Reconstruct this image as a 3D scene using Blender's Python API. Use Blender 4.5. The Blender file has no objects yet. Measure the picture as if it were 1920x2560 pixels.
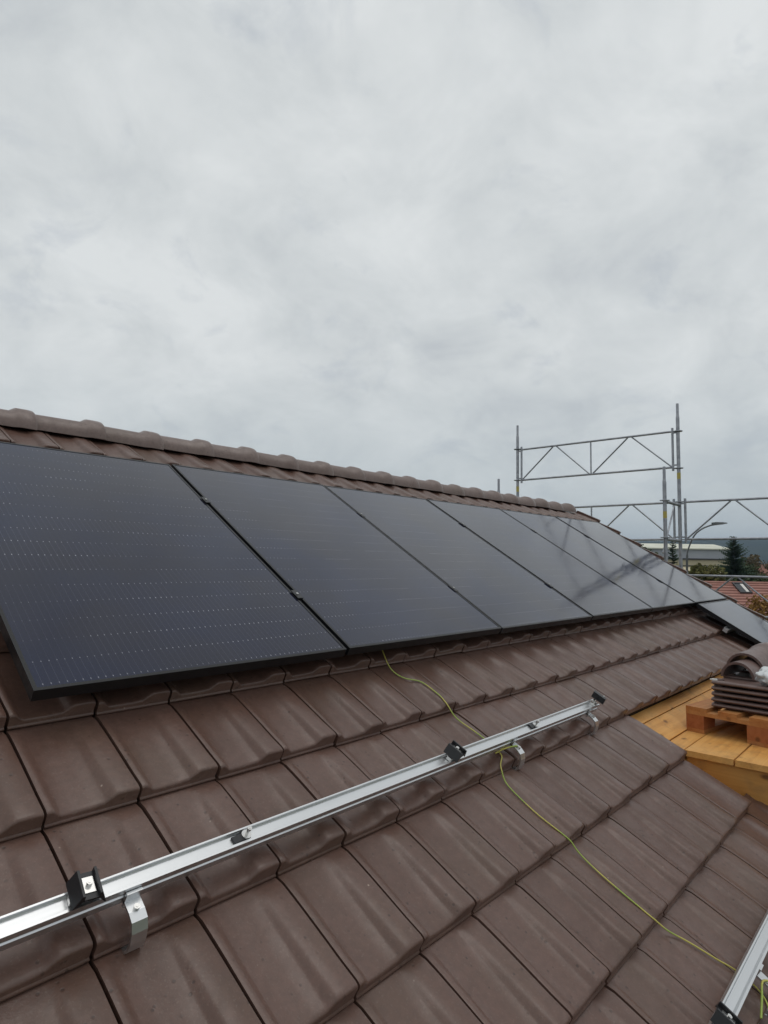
import bpy, math, random
from mathutils import Matrix, Vector, noise
R = math.radians
scene = bpy.context.scene
COL = scene.collection
random.seed(7)

# ------------------------------------------------------------------ camera
cd = bpy.data.cameras.new('camera'); cam = bpy.data.objects.new('camera', cd); COL.objects.link(cam)
cd.sensor_fit = 'HORIZONTAL'; cd.sensor_width = 36.0; cd.lens = 36.0 * 1561.9 / 1920.0
cd.clip_start = 0.02; cd.clip_end = 20000
CAM = Vector((-0.5896, -1.844, 0.456))
cam.matrix_world = Matrix(((0.66666, -0.06827, -0.74223, CAM.x),
                           (-0.74521, -0.04115, -0.66556, CAM.y),
                           (0.01490, 0.99682, -0.07831, CAM.z), (0, 0, 0, 1)))
scene.camera = cam

# ------------------------------------------------------------------ sky and sun
SUN_EL, SUN_AZ = 80.0, -60.0          # azimuth of the veiled sun, degrees from +X towards +Y
world = bpy.data.worlds.new('World'); scene.world = world; world.use_nodes = True
nt = world.node_tree; nt.nodes.clear()
def wn(t, **k):
    n = nt.nodes.new(t)
    for a, b in k.items(): setattr(n, a, b)
    return n
def build_world():
    L = nt.links.new
    out = wn('ShaderNodeOutputWorld'); add = wn('ShaderNodeAddShader')
    sky = wn('ShaderNodeTexSky', sky_type='NISHITA'); sky.sun_disc = False
    sky.sun_elevation = R(SUN_EL); sky.sun_rotation = R(90 - SUN_AZ); sky.dust_density = 3.0
    b1 = wn('ShaderNodeBackground'); b1.inputs['Strength'].default_value = 0.02
    hs = wn('ShaderNodeHueSaturation'); hs.inputs['Saturation'].default_value = 0.4
    L(sky.outputs[0], hs.inputs['Color']); L(hs.outputs[0], b1.inputs[0])
    tc = wn('ShaderNodeTexCoord'); sep = wn('ShaderNodeSeparateXYZ'); L(tc.outputs['Generated'], sep.inputs[0])
    zz = wn('ShaderNodeMath', operation='MAXIMUM'); zz.inputs[1].default_value = 0.0; L(sep.outputs[2], zz.inputs[0])
    za = wn('ShaderNodeMath', operation='ADD'); za.inputs[1].default_value = 0.55; L(zz.outputs[0], za.inputs[0])
    dv = wn('ShaderNodeVectorMath', operation='DIVIDE'); L(tc.outputs['Generated'], dv.inputs[0])
    cz = wn('ShaderNodeCombineXYZ'); [L(za.outputs[0], cz.inputs[i]) for i in range(3)]; L(cz.outputs[0], dv.inputs[1])
    fl = wn('ShaderNodeVectorMath', operation='MULTIPLY'); fl.inputs[1].default_value = (1, 1, 1.0); L(dv.outputs[0], fl.inputs[0])
    def fbm(scale, detail, rough, dist, off):
        o = wn('ShaderNodeVectorMath', operation='ADD'); o.inputs[1].default_value = off; L(fl.outputs[0], o.inputs[0])
        n = wn('ShaderNodeTexNoise'); n.inputs['Scale'].default_value = scale; n.inputs['Detail'].default_value = detail
        n.inputs['Roughness'].default_value = rough; n.inputs['Distortion'].default_value = dist; L(o.outputs[0], n.inputs['Vector'])
        return n.outputs['Fac']
    big = fbm(1.7, 3, 0.5, 0.3, (3.1, 1.7, 0)); mid = fbm(5.2, 9, 0.61, 0.3, (0.4, 5.2, 0))
    mx = wn('ShaderNodeMath', operation='MULTIPLY_ADD'); mx.inputs[1].default_value = 0.66; L(mid, mx.inputs[0])
    m2 = wn('ShaderNodeMath', operation='MULTIPLY'); m2.inputs[1].default_value = 0.45; L(big, m2.inputs[0]); L(m2.outputs[0], mx.inputs[2])
    rp = wn('ShaderNodeValToRGB'); e = rp.color_ramp.elements
    e[0].position = 0.40; e[0].color = (0.52, 0.55, 0.565, 1); e[1].position = 0.68; e[1].color = (0.745, 0.77, 0.765, 1)
    c = rp.color_ramp.elements.new(0.52); c.color = (0.625, 0.655, 0.655, 1)
    L(mx.outputs[0], rp.inputs[0])
    puff = fbm(7.5, 8, 0.6, 0.4, (8.3, 2.2, 4.0)); pm = wn('ShaderNodeMapRange'); pm.inputs['From Min'].default_value = 0.56; pm.inputs['From Max'].default_value = 0.72
    pm.inputs['To Max'].default_value = 0.50; L(puff, pm.inputs['Value'])
    pc = wn('ShaderNodeMix', data_type='RGBA'); L(pm.outputs[0], pc.inputs['Factor']); L(rp.outputs[0], pc.inputs['A']); pc.inputs['B'].default_value = (0.42, 0.46, 0.51, 1)
    # low over the land the cloud sheet is seen through more air: a little bluer and even
    hz = wn('ShaderNodeMapRange'); hz.inputs['From Min'].default_value = 0.0; hz.inputs['From Max'].default_value = 0.30
    hz.inputs['To Min'].default_value = 0.75; hz.inputs['To Max'].default_value = 0.0; L(sep.outputs[2], hz.inputs['Value'])
    mc = wn('ShaderNodeMix', data_type='RGBA'); L(hz.outputs[0], mc.inputs['Factor']); L(pc.outputs['Result'], mc.inputs['A']); mc.inputs['B'].default_value = (0.44, 0.505, 0.53, 1)
    b2 = wn('ShaderNodeBackground'); b2.inputs['Strength'].default_value = 0.91; L(mc.outputs['Result'], b2.inputs[0])
    L(b1.outputs[0], add.inputs[0]); L(b2.outputs[0], add.inputs[1]); L(add.outputs[0], out.inputs[0])
build_world()
sl = bpy.data.lights.new('sun', 'SUN'); sl.energy = 0.55; sl.angle = R(42); sl.color = (1.0, 0.97, 0.92)
so = bpy.data.objects.new('sun', sl); COL.objects.link(so)
sd = Vector((math.cos(R(SUN_EL)) * math.cos(R(SUN_AZ)), math.cos(R(SUN_EL)) * math.sin(R(SUN_AZ)), math.sin(R(SUN_EL))))
so.rotation_euler = (-sd).to_track_quat('-Z', 'Y').to_euler()
vs = scene.view_settings; vs.view_transform = 'Standard'; vs.look = 'None'; vs.exposure = 0.0; vs.gamma = 1.0
vs.use_curve_mapping = False

# ------------------------------------------------------------------ materials
def mat(name, base, rough=0.6, metal=0.0, spec=0.5, fn=None):
    m = bpy.data.materials.new(name); m.use_nodes = True
    b = m.node_tree.nodes['Principled BSDF']
    b.inputs['Base Color'].default_value = (*base, 1); b.inputs['Roughness'].default_value = rough
    b.inputs['Metallic'].default_value = metal; b.inputs['Specular IOR Level'].default_value = spec
    if fn: fn(m.node_tree, b)
    return m
class G:
    """small helper around one node tree"""
    def __init__(s, t): s.t = t
    def n(s, ty, **k):
        n = s.t.nodes.new(ty)
        for a, b in k.items(): setattr(n, a, b)
        return n
    def l(s, a, b): s.t.links.new(a, b)
    def coord(s, scale=(1, 1, 1), rnd=False):
        tc = s.n('ShaderNodeTexCoord'); mp = s.n('ShaderNodeMapping'); mp.inputs['Scale'].default_value = scale
        s.l(tc.outputs['Object'], mp.inputs['Vector'])
        if rnd:
            oi = s.n('ShaderNodeObjectInfo'); mu = s.n('ShaderNodeMath', operation='MULTIPLY'); mu.inputs[1].default_value = 37.0
            s.l(oi.outputs['Random'], mu.inputs[0]); cb = s.n('ShaderNodeCombineXYZ')
            for i in range(3): s.l(mu.outputs[0], cb.inputs[i])
            s.l(cb.outputs[0], mp.inputs['Location'])
        return mp.outputs[0]
    def noise(s, vec, scale, detail=4, rough=0.5, dist=0.0):
        n = s.n('ShaderNodeTexNoise'); n.inputs['Scale'].default_value = scale; n.inputs['Detail'].default_value = detail
        n.inputs['Roughness'].default_value = rough; n.inputs['Distortion'].default_value = dist; s.l(vec, n.inputs['Vector']); return n.outputs['Fac']
    def vor(s, vec, scale, feature='F1'):
        n = s.n('ShaderNodeTexVoronoi', feature=feature); n.inputs['Scale'].default_value = scale; s.l(vec, n.inputs['Vector']); return n.outputs['Distance']
    def rng(s, v, a, b, c=0.0, d=1.0):
        n = s.n('ShaderNodeMapRange'); n.inputs['From Min'].default_value = a; n.inputs['From Max'].default_value = b
        n.inputs['To Min'].default_value = c; n.inputs['To Max'].default_value = d; s.l(v, n.inputs['Value']); return n.outputs[0]
    def math(s, op, a, b=None):
        n = s.n('ShaderNodeMath', operation=op)
        for i, x in enumerate((a, b)):
            if x is None: continue
            if isinstance(x, (int, float)): n.inputs[i].default_value = x
            else: s.l(x, n.inputs[i])
        return n.outputs[0]
    def mix(s, f, a, b):
        n = s.n('ShaderNodeMix', data_type='RGBA')
        for k, x in (('Factor', f), ('A', a), ('B', b)):
            if isinstance(x, (int, float)): n.inputs[k].default_value = x
            elif isinstance(x, tuple): n.inputs[k].default_value = (*x, 1)
            else: s.l(x, n.inputs[k])
        return n.outputs['Result']
    def bump(s, h, b, strength=0.3, dist=0.002):
        n = s.n('ShaderNodeBump'); n.inputs['Strength'].default_value = strength; n.inputs['Distance'].default_value = dist
        s.l(h, n.inputs['Height']); s.l(n.outputs[0], b.inputs['Normal'])

def f_tile(c1, c2, c3):
    def fn(t, b):
        g = G(t); v = g.coord(rnd=True)
        n1 = g.noise(v, 13, 6, 0.65, 0.1); n2 = g.noise(v, 60, 5, 0.6); oi = g.n('ShaderNodeObjectInfo')
        c = g.mix(g.rng(n1, 0.36, 0.66), c1, c2)
        c = g.mix(g.rng(oi.outputs['Random'], 0, 1, 0.0, 0.75), c, c3)
        n3 = g.noise(v, 3.2, 3, 0.5); c = g.mix(g.rng(n3, 0.5, 0.75, 0, 0.3), c, (0.095, 0.068, 0.040))      # greenish grime
        pits = g.vor(v, 40); sel = g.noise(v, 14, 2)
        pit = g.math('MULTIPLY', g.rng(pits, 0.10, 0.20, 1, 0), g.rng(sel, 0.50, 0.58))
        c = g.mix(g.math('MULTIPLY', pit, 0.65), c, (0.03, 0.018, 0.015))
        fl = g.vor(v, 17); fs = g.noise(v, 7.7, 1)
        fleck = g.math('MULTIPLY', g.rng(fl, 0.03, 0.055, 1, 0), g.rng(fs, 0.54, 0.6))
        c = g.mix(fleck, c, (0.42, 0.33, 0.27))
        c = g.mix(g.rng(n2, 0.35, 0.65, 0, 0.32), c, (0.06, 0.038, 0.030)); n4 = g.noise(v, 150, 2, 0.7); c = g.mix(g.rng(n4, 0.58, 0.72, 0, 0.3), c, (0.21, 0.155, 0.125))
        t.links.new(c, b.inputs['Base Color'])
        t.links.new(g.rng(n1, 0.35, 0.65, 0.30, 0.46), b.inputs['Roughness'])
        g.bump(g.math('ADD', g.math('ADD', g.noise(v, 220, 3), g.math('MULTIPLY', n2, 1.5)), g.math('MULTIPLY', pit, -1.5)), b, 0.25, 0.0012); b.inputs['Specular IOR Level'].default_value = 0.5
    return fn
M_TILE = mat('brown_clay', (0.16, 0.11, 0.1), 0.5, 0, 0.5, f_tile((0.120, 0.064, 0.048), (0.096, 0.050, 0.037), (0.142, 0.081, 0.064)))
M_RIDGE = mat('ridge_clay', (0.16, 0.11, 0.1), 0.5, 0, 0.5, f_tile((0.175, 0.122, 0.106), (0.142, 0.096, 0.082), (0.195, 0.140, 0.124)))
M_STACK = mat('new_clay', (0.13, 0.08, 0.07), 0.5, 0, 0.5, f_tile((0.165, 0.105, 0.092), (0.12, 0.074, 0.065), (0.17, 0.11, 0.10)))
M_UNDER = mat('underlay_membrane', (0.020, 0.015, 0.014), 0.9, 0, 0.2)

def f_alu(t, b):
    g = G(t); v = g.coord((2, 160, 160)); n = g.noise(v, 3, 3)
    t.links.new(g.rng(n, 0.3, 0.7, 0.30, 0.42), b.inputs['Roughness'])
M_ALU = mat('brushed_aluminium', (0.68, 0.69, 0.70), 0.34, 1.0, 0.5, f_alu)
M_STEEL = mat('stainless_steel', (0.70, 0.69, 0.67), 0.25, 1.0)
M_BLACK = mat('black_anodised', (0.013, 0.013, 0.015), 0.38, 0.0, 0.5)
def f_frame(t, b):
    g = G(t); n = g.noise(g.coord(), 40, 3); t.links.new(g.rng(n, 0.3, 0.7, 0.28, 0.45), b.inputs['Roughness'])
M_FRAME = mat('black_panel_frame', (0.008, 0.0085, 0.010), 0.3, 0.0, 0.35, f_frame)
def f_glass(t, b):
    g = G(t); tc = g.n('ShaderNodeTexCoord'); sp = g.n('ShaderNodeSeparateXYZ'); g.l(tc.outputs['Object'], sp.inputs[0])
    x = g.math('DIVIDE', g.math('SUBTRACT', sp.outputs[0], 0.0177), 0.0208); y = g.math('DIVIDE', g.math('SUBTRACT', sp.outputs[1], 0.022), 0.0935)
    fx = g.math('ABSOLUTE', g.math('SUBTRACT', g.math('FRACT', x), 0.5)); fy = g.math('ABSOLUTE', g.math('SUBTRACT', g.math('FRACT', g.math('ADD', y, 0.5)), 0.5))
    wire = g.rng(fx, 0.018, 0.045, 1, 0)
    cb = g.n('ShaderNodeCombineXYZ'); g.l(g.math('FLOOR', g.math('DIVIDE', x, 9.0)), cb.inputs[0]); g.l(g.math('FLOOR', y), cb.inputs[1])
    oi = g.n('ShaderNodeObjectInfo'); g.l(g.math('MULTIPLY', oi.outputs['Random'], 91.0), cb.inputs[2])
    wnz = g.n('ShaderNodeTexWhiteNoise'); g.l(cb.outputs[0], wnz.inputs['Vector']); cellr = wnz.outputs['Value']
    c2 = g.n('ShaderNodeCombineXYZ'); g.l(g.math('FLOOR', x), c2.inputs[0]); g.l(g.math('FLOOR', g.math('ADD', y, 0.5)), c2.inputs[1])
    w2 = g.n('ShaderNodeTexWhiteNoise'); g.l(c2.outputs[0], w2.inputs['Vector'])
    pad = g.math('MULTIPLY', g.rng(fx, 0.045, 0.085, 1, 0), g.rng(fy, 0.018, 0.036, 1, 0))
    pad = g.math('MULTIPLY', pad, g.math('MULTIPLY', g.rng(cellr, 0.25, 0.9, 0.12, 0.9), g.rng(w2.outputs['Value'], 0, 1, 0.5, 1.0)))
    gap = g.rng(fy, 0.008, 0.018, 1, 0)
    vo = g.coord(rnd=True); cloud = g.noise(vo, 2.2, 2)
    c = g.mix(g.rng(cloud, 0.35, 0.65), (0.0035, 0.0065, 0.033), (0.009, 0.0075, 0.021))
    c = g.mix(g.math('MULTIPLY', wire, g.rng(cellr, 0, 1, 0.06, 0.24)), c, (0.17, 0.17, 0.21))
    c = g.mix(pad, c, (0.55, 0.55, 0.62))
    g.l(c, b.inputs['Base Color'])
    dust = g.noise(vo, 5, 6, 0.6)
    g.l(g.rng(dust, 0.3, 0.7, 0.07, 0.13), b.inputs['Roughness']); b.inputs['IOR'].default_value = 1.52; b.inputs['Specular Tint'].default_value = (0.86, 0.93, 1.0, 1)
M_GLASS = mat('solar_glass', (0.01, 0.011, 0.018), 0.12, 0.0, 0.5, f_glass)
M_GALV = mat('galvanised_steel', (0.36, 0.37, 0.39), 0.48, 0.75, 0.5, lambda t, b: t.links.new((lambda g: g.mix(g.rng(g.noise(g.coord(), 14, 5), 0.35, 0.65), (0.27, 0.28, 0.31), (0.40, 0.41, 0.44)))(G(t)), b.inputs['Base Color']))
M_YEL = mat('yellow_paint_mark', (0.44, 0.37, 0.09), 0.5)
M_DECKY = mat('scaffold_plywood', (0.46, 0.39, 0.20), 0.6)
def f_wood(c1, c2, c3, axis):
    def fn(t, b):
        g = G(t); sc = [34, 34, 34]; sc[axis] = 1.6
        v = g.coord(tuple(sc), rnd=True); n = g.noise(v, 1.0, 5, 0.6, 0.9); n0 = g.noise(g.coord(rnd=True), 5, 3)
        c = g.mix(g.rng(n, 0.36, 0.64), c1, c2); c = g.mix(g.rng(n0, 0.4, 0.7, 0, 0.5), c, c3)
        k = [9, 9, 9]; k[axis] = 5.0
        kv = g.vor(g.coord(tuple(k), rnd=True), 1.0); c = g.mix(g.rng(kv, 0.06, 0.16, 0.85, 0), c, (0.13, 0.05, 0.015)); c = g.mix(g.rng(g.noise(g.coord(rnd=True), 11, 5, 0.65), 0.52, 0.75, 0, 0.45), c, (0.20, 0.12, 0.06))
        t.links.new(c, b.inputs['Base Color']); g.bump(n, b, 0.2, 0.001)
    return fn
M_WOOD = mat('pine_plank', (0.6, 0.33, 0.1), 0.55, 0, 0.4, f_wood((0.70, 0.355, 0.095), (0.55, 0.25, 0.058), (0.72, 0.42, 0.15), 0))
M_WOODV = mat('pine_board', (0.6, 0.33, 0.1), 0.6, 0, 0.3, f_wood((0.52, 0.26, 0.07), (0.42, 0.185, 0.045), (0.56, 0.31, 0.10), 1))
M_PALLET = mat('pallet_wood', (0.45, 0.2, 0.07), 0.6, 0, 0.3, f_wood((0.46, 0.20, 0.065), (0.36, 0.135, 0.04), (0.50, 0.26, 0.10), 0))
M_BLOCK = mat('pallet_block_wood', (0.35, 0.12, 0.04), 0.7, 0, 0.3, f_wood((0.36, 0.12, 0.045), (0.28, 0.085, 0.03), (0.38, 0.15, 0.05), 0))
def f_bag(t, b):
    g = G(t); b.inputs['Transmission Weight'].default_value = 0.15; g.bump(g.noise(g.coord(), 16, 4, 0.6, 1.0), b, 0.5, 0.02)
M_BAG = mat('white_plastic_film', (0.74, 0.77, 0.78), 0.28, 0, 0.5, f_bag)
def f_cable(t, b):
    g = G(t); n = g.noise(g.coord((3, 3, 3)), 2.2, 1); t.links.new(g.mix(g.rng(n, 0.46, 0.54), (0.50, 0.44, 0.10), (0.30, 0.40, 0.07)), b.inputs['Base Color'])
M_CABLE = mat('green_yellow_insulation', (0.55, 0.5, 0.1), 0.4, 0, 0.5, f_cable)
def two(name, c1, c2, scale=4, rough=0.8, spec=0.3, detail=4):
    return mat(name, c1, rough, 0, spec, lambda t, b: t.links.new((lambda g: g.mix(g.rng(g.noise(g.coord(), scale, detail), 0.35, 0.65), c1, c2))(G(t)), b.inputs['Base Color']))
M_GROUND = two('grass_and_soil', (0.07, 0.09, 0.035), (0.11, 0.10, 0.06), 0.08)
M_PLASTER = two('cream_render', (0.62, 0.56, 0.44), (0.56, 0.50, 0.39), 0.6)
M_WHITEW = two('white_render', (0.72, 0.70, 0.66), (0.64, 0.62, 0.58), 0.6)
M_HALLG = two('grey_cladding', (0.36, 0.38, 0.42), (0.41, 0.43, 0.46), 0.2)
M_HALLR = two('pale_sheet_roof', (0.66, 0.66, 0.56), (0.58, 0.58, 0.49), 0.2)
M_HALLW = two('cream_cladding', (0.52, 0.46, 0.32), (0.47, 0.41, 0.28), 0.2)
M_DARK = mat('dark_trim', (0.03, 0.03, 0.035), 0.5)
M_WINDOW = mat('window_pane', (0.02, 0.025, 0.03), 0.08, 0, 0.6)
M_RED = two('red_clay', (0.36, 0.185, 0.15), (0.29, 0.14, 0.115), 1.2)
M_REDH = two('weathered_red_clay', (0.24, 0.10, 0.07), (0.17, 0.08, 0.06), 0.5)
M_SPRUCE = two('spruce_needles', (0.035, 0.070, 0.040), (0.060, 0.100, 0.055), 1.5)
M_OLIVE = two('olive_leaves', (0.10, 0.11, 0.03), (0.15, 0.14, 0.05), 1.5)
M_GREEN = two('dark_green_leaves', (0.035, 0.055, 0.02), (0.07, 0.085, 0.035), 1.5)
M_BROWN = two('autumn_brown_leaves', (0.15, 0.115, 0.065), (0.10, 0.085, 0.05), 1.0)
M_ORANGE = two('autumn_orange_leaves', (0.27, 0.135, 0.025), (0.19, 0.11, 0.03), 1.5)
M_BARK = two('bark', (0.06, 0.045, 0.032), (0.09, 0.07, 0.05), 6)
M_HILL = two('far_forest', (0.018, 0.032, 0.030), (0.035, 0.048, 0.036), 0.01, 0.95, 0.1, 8)
M_LAMP = mat('lamp_grey_paint', (0.10, 0.105, 0.11), 0.5, 0.2)
M_LED = mat('lamp_lens', (0.35, 0.36, 0.37), 0.3)
M_SCRAP = mat('white_crumb', (0.7, 0.69, 0.66), 0.7)

# ------------------------------------------------------------------ mesh and object helpers
class MB:
    def __init__(s): s.v = []; s.f = []; s.sm = []
    def add(s, vs, fs, smooth=False):
        o = len(s.v); s.v += [tuple(p) for p in vs]; s.f += [tuple(i + o for i in q) for q in fs]; s.sm += [smooth] * len(fs); return s
    def box(s, a, b):
        (x0, y0, z0), (x1, y1, z1) = a, b
        return s.add([(x0, y0, z0), (x1, y0, z0), (x1, y1, z0), (x0, y1, z0), (x0, y0, z1), (x1, y0, z1), (x1, y1, z1), (x0, y1, z1)],
                     [(0, 3, 2, 1), (4, 5, 6, 7), (0, 1, 5, 4), (1, 2, 6, 5), (2, 3, 7, 6), (3, 0, 4, 7)])
    def bbox(s, a, b, e=0.003):
        """box with its long edges chamfered (section in y-z, run along x) """
        (x0, y0, z0), (x1, y1, z1) = a, b
        sec = [(y0 + e, z0), (y1 - e, z0), (y1, z0 + e), (y1, z1 - e), (y1 - e, z1), (y0 + e, z1), (y0, z1 - e), (y0, z0 + e)]
        return s.prism(sec, x0, x1)
    def prism(s, sec, x0, x1, smooth=False):
        n = len(sec)
        s.add([(x0, y, z) for y, z in sec] + [(x1, y, z) for y, z in sec], [(i, (i + 1) % n, n + (i + 1) % n, n + i) for i in range(n)], smooth)
        return s.add([(x0, y, z) for y, z in sec] + [(x1, y, z) for y, z in sec], [tuple(range(n))[::-1], tuple(range(n, 2 * n))])
    def tube(s, pts, r, n=8, cap=True):
        pts = [Vector(p) for p in pts]; rr = r if isinstance(r, (list, tuple)) else [r] * len(pts)
        rings = []; up = None
        for i, p in enumerate(pts):
            t = (pts[min(i + 1, len(pts) - 1)] - pts[max(i - 1, 0)]).normalized()
            if up is None: up = t.orthogonal().normalized()
            up = (up - t * up.dot(t)).normalized(); w = t.cross(up)
            rings.append([p + (up * math.cos(2 * math.pi * k / n) + w * math.sin(2 * math.pi * k / n)) * rr[i] for k in range(n)])
        m = len(pts)
        s.add([q for g in rings for q in g], [(i * n + k, i * n + (k + 1) % n, (i + 1) * n + (k + 1) % n, (i + 1) * n + k) for i in range(m - 1) for k in range(n)], True)
        if cap: s.add(rings[0] + rings[-1], [tuple(range(n))[::-1], tuple(range(n, 2 * n))])
        return s
    def mesh(s, name, m):
        me = bpy.data.meshes.new(name); me.from_pydata(s.v, [], s.f)
        me.polygons.foreach_set('use_smooth', s.sm); me.materials.append(m); me.update(); return me
WM = {}
I4 = Matrix.Identity(4)
def put(o, parent=None, m=I4):
    COL.objects.link(o); WM[o] = m.copy(); o.matrix_basis = m
    if parent is not None: o.parent = parent; o.matrix_parent_inverse = WM[parent].inverted()
    return o
def obj(name, me, parent=None, m=I4): return put(bpy.data.objects.new(name, me), parent, m)
def part(name, mb, material, parent=None, m=I4): return obj(name, mb.mesh(name, material), parent, m)
def thing(name, label, cat, m=I4, group=None):
    o = put(bpy.data.objects.new(name, None), None, m); o.empty_display_size = 0.1; return tag(o, label, cat, group)
def tag(o, label=None, cat=None, group=None, kind=None):
    if label: o['label'] = label
    if cat: o['category'] = cat
    if group: o['group'] = group
    if kind: o['kind'] = kind
    return o
T = Matrix.Translation
def RZ(a): return Matrix.Rotation(a, 4, 'Z')
PITCH = R(31.3)
ROOF = Matrix.Rotation(PITCH, 4, 'X')             # roof frame: x along ridge, y up the slope, z off the slope
GZ = -6.3                                          # ground level

# ------------------------------------------------------------------ ground, hills
def ground():
    mb = MB(); xs = [-300, -60, -10, 30, 80, 200, 500, 1200, 2500, 6000]; ys = [-3000, -900, -300, -100, -30, 10, 50, 120, 300, 900, 2000, 4000]
    mb.add([(x, y, GZ) for x in xs for y in ys], [(i * len(ys) + j, (i + 1) * len(ys) + j, (i + 1) * len(ys) + j + 1, i * len(ys) + j + 1) for i in range(len(xs) - 1) for j in range(len(ys) - 1)])
    tag(part('ground', mb, M_GROUND), kind='structure')
    def hill(x0, x1, y0, y1, fh, nx=16, ny=90):
        mb = MB(); vs = []
        for i in range(nx):
            for j in range(ny):
                a, b = i / (nx - 1), j / (ny - 1); x = x0 + (x1 - x0) * a; y = y0 + (y1 - y0) * b
                h = fh(y) * math.sin(min(1, a * 1.6) * math.pi / 2) ** 1.3 * (1 if a < .65 else (1 - a) / .35)
                h *= 1 + 0.05 * noise.noise((x * .004, y * .006, 0)) + 0.025 * noise.noise((x * .02, y * .02, 3))
                vs.append((x, y, GZ - 2 + h))
        mb.add(vs, [(i * ny + j, (i + 1) * ny + j, (i + 1) * ny + j + 1, i * ny + j + 1) for i in range(nx - 1) for j in range(ny - 1)], True)
        return tag(part('hill', mb, M_HILL), kind='structure')
    hill(1300, 3600, -1500, 3200, lambda y: 92 + 8 * math.sin(y * .004) + (14 if y > 700 else 14 * max(0, (y + 200) / 900)))
ground()

# ------------------------------------------------------------------ the house with its tiled roof
W_T, L_T = 0.23, 0.3254                            # tile cover width and length
X_END, V_RIDGE = 7.70, 2.26
house = thing('house', 'house under a brown tiled gable roof carrying the solar panels', 'house', T((3.0, 1.93, GZ)))
def house_body():
    Yr = V_RIDGE * math.cos(PITCH); Zr = V_RIDGE * math.sin(PITCH)
    ye, ze = -3.4, -3.4 * math.tan(PITCH)
    mb = MB(); sec = [(ye + .35, GZ), (2 * Yr - ye - .35, GZ), (2 * Yr - ye - .35, ze + .05), (Yr, Zr - .35), (ye + .35, ze + .05)]
    mb.prism(sec, -6.0, X_END - 0.35)
    # the wall block stays under the work platform
    part('wall', MB().prism([(ye + .45, GZ), (2 * Yr - ye - .45, GZ), (2 * Yr - ye - .45, ze - .3), (Yr, Zr - 1.3), (ye + .45, ze - .3)], -6.0, X_END - .4), M_PLASTER, house)
    mb = MB(); n0, n1 = -0.075, -0.045
    vC = -2 * L_T + 0.02                           # below this line the tiles are off beyond x = 2.93
    mb.box((-6.0, vC, n0), (X_END - .03, V_RIDGE, n1)); mb.box((-6.0, -1.31, n0), (2.78, vC, n1)); mb.box((-6.0, -4.0, n0), (3.2, -1.31, n1)); mb.box((5.70, -4.0, n0), (X_END - .03, vC, n1))
    roof = part('roof', mb, M_UNDER, house, ROOF)
    back = MB(); fl = Matrix.Translation((0, 2 * Yr, 0)) @ Matrix.Scale(-1, 4, (0, 1, 0))
    b2 = MB().box((-6.0, -4.0, -.05), (X_END, V_RIDGE, 0.0)); b2.v = [tuple(fl @ (ROOF @ Vector(p))) for p in b2.v]; b2.f = [tuple(reversed(q)) for q in b2.f]
    part('back_slope', b2, M_TILE, house)
    return roof
roof = house_body()

def crown(s):
    def ss(a, b, x): x = max(0, min(1, (x - a) / (b - a))); return x * x * (3 - 2 * x)
    return max(0.85 * (1 - ss(0.04, 0.18, s)), ss(0.59, 0.76, s)) - 0.14 * ss(0.95, 1.0, s) - 0.1 * (1 - ss(0, .03, s))
def tile_mesh(name, flap=False):
    mb = MB(); S = [0, .03, .06, .09, .13, .17, .30, .46, 0.62, .65, .68, .71, .75, .86, .95, 1.0]
    g = 0.0042; H0, HC = 0.0215, 0.0255; LT = L_T + 0.045
    cols = []
    for s in S:
        u = g + s * (W_T - 2 * g); c = crown(s); h = H0 + HC * c
        pts = [(0.012, 0.000), (-0.001, 0.0005), (-0.0035, 0.003), (-0.0028, 0.0065), (0.0005, 0.008), (0.002, 0.010), (0.0030, h - 0.007), (0.0055, h - 0.0025), (0.010, h - 0.0006), (0.018, h)]
        for a in (0.07, 0.13, 0.20, 0.26, 0.30, L_T, LT):
            k = 1 - a / L_T; z = -0.002 + (H0 + .002) * k + HC * c * max(0, k) ** 0.4
            pts.append((a, z if k > 0 else -0.002 - 0.02 * (a - L_T)))
        cols.append([(u, y, z) for y, z in pts])
    n = len(cols[0])
    mb.add([p for c in cols for p in c], [(i * n + j, (i + 1) * n + j, (i + 1) * n + j + 1, i * n + j + 1) for i in range(len(S) - 1) for j in range(n - 1)], True)
    for k, sgn in ((0, 1), (len(S) - 1, -1)):      # side faces reach down to the joint
        c = cols[k]; low = [(p[0], p[1], -0.020 if p[1] > .004 else min(p[2], .0)) for p in c]
        if flap and sgn < 0: low = [(p[0], p[1], -0.10) for p in c]
        q = [(j, j + 1, n + j + 1, n + j) for j in range(n - 1)]
        mb.add(c + low, q if sgn > 0 else [tuple(reversed(f)) for f in q])
    if flap:                                       # turned-down verge edge with its raised rib
        u = W_T - g; mb.prism([(-0.003, -0.10), (L_T + .01, -0.10), (L_T + .01, .034), (.02, .072), (.002, .070), (-0.003, .064)], u - .03, u + .022)
    return mb.mesh(name, M_TILE)
ME_TILE = tile_mesh('tile'); ME_VERGE = tile_mesh('verge_tile', True)
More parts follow.
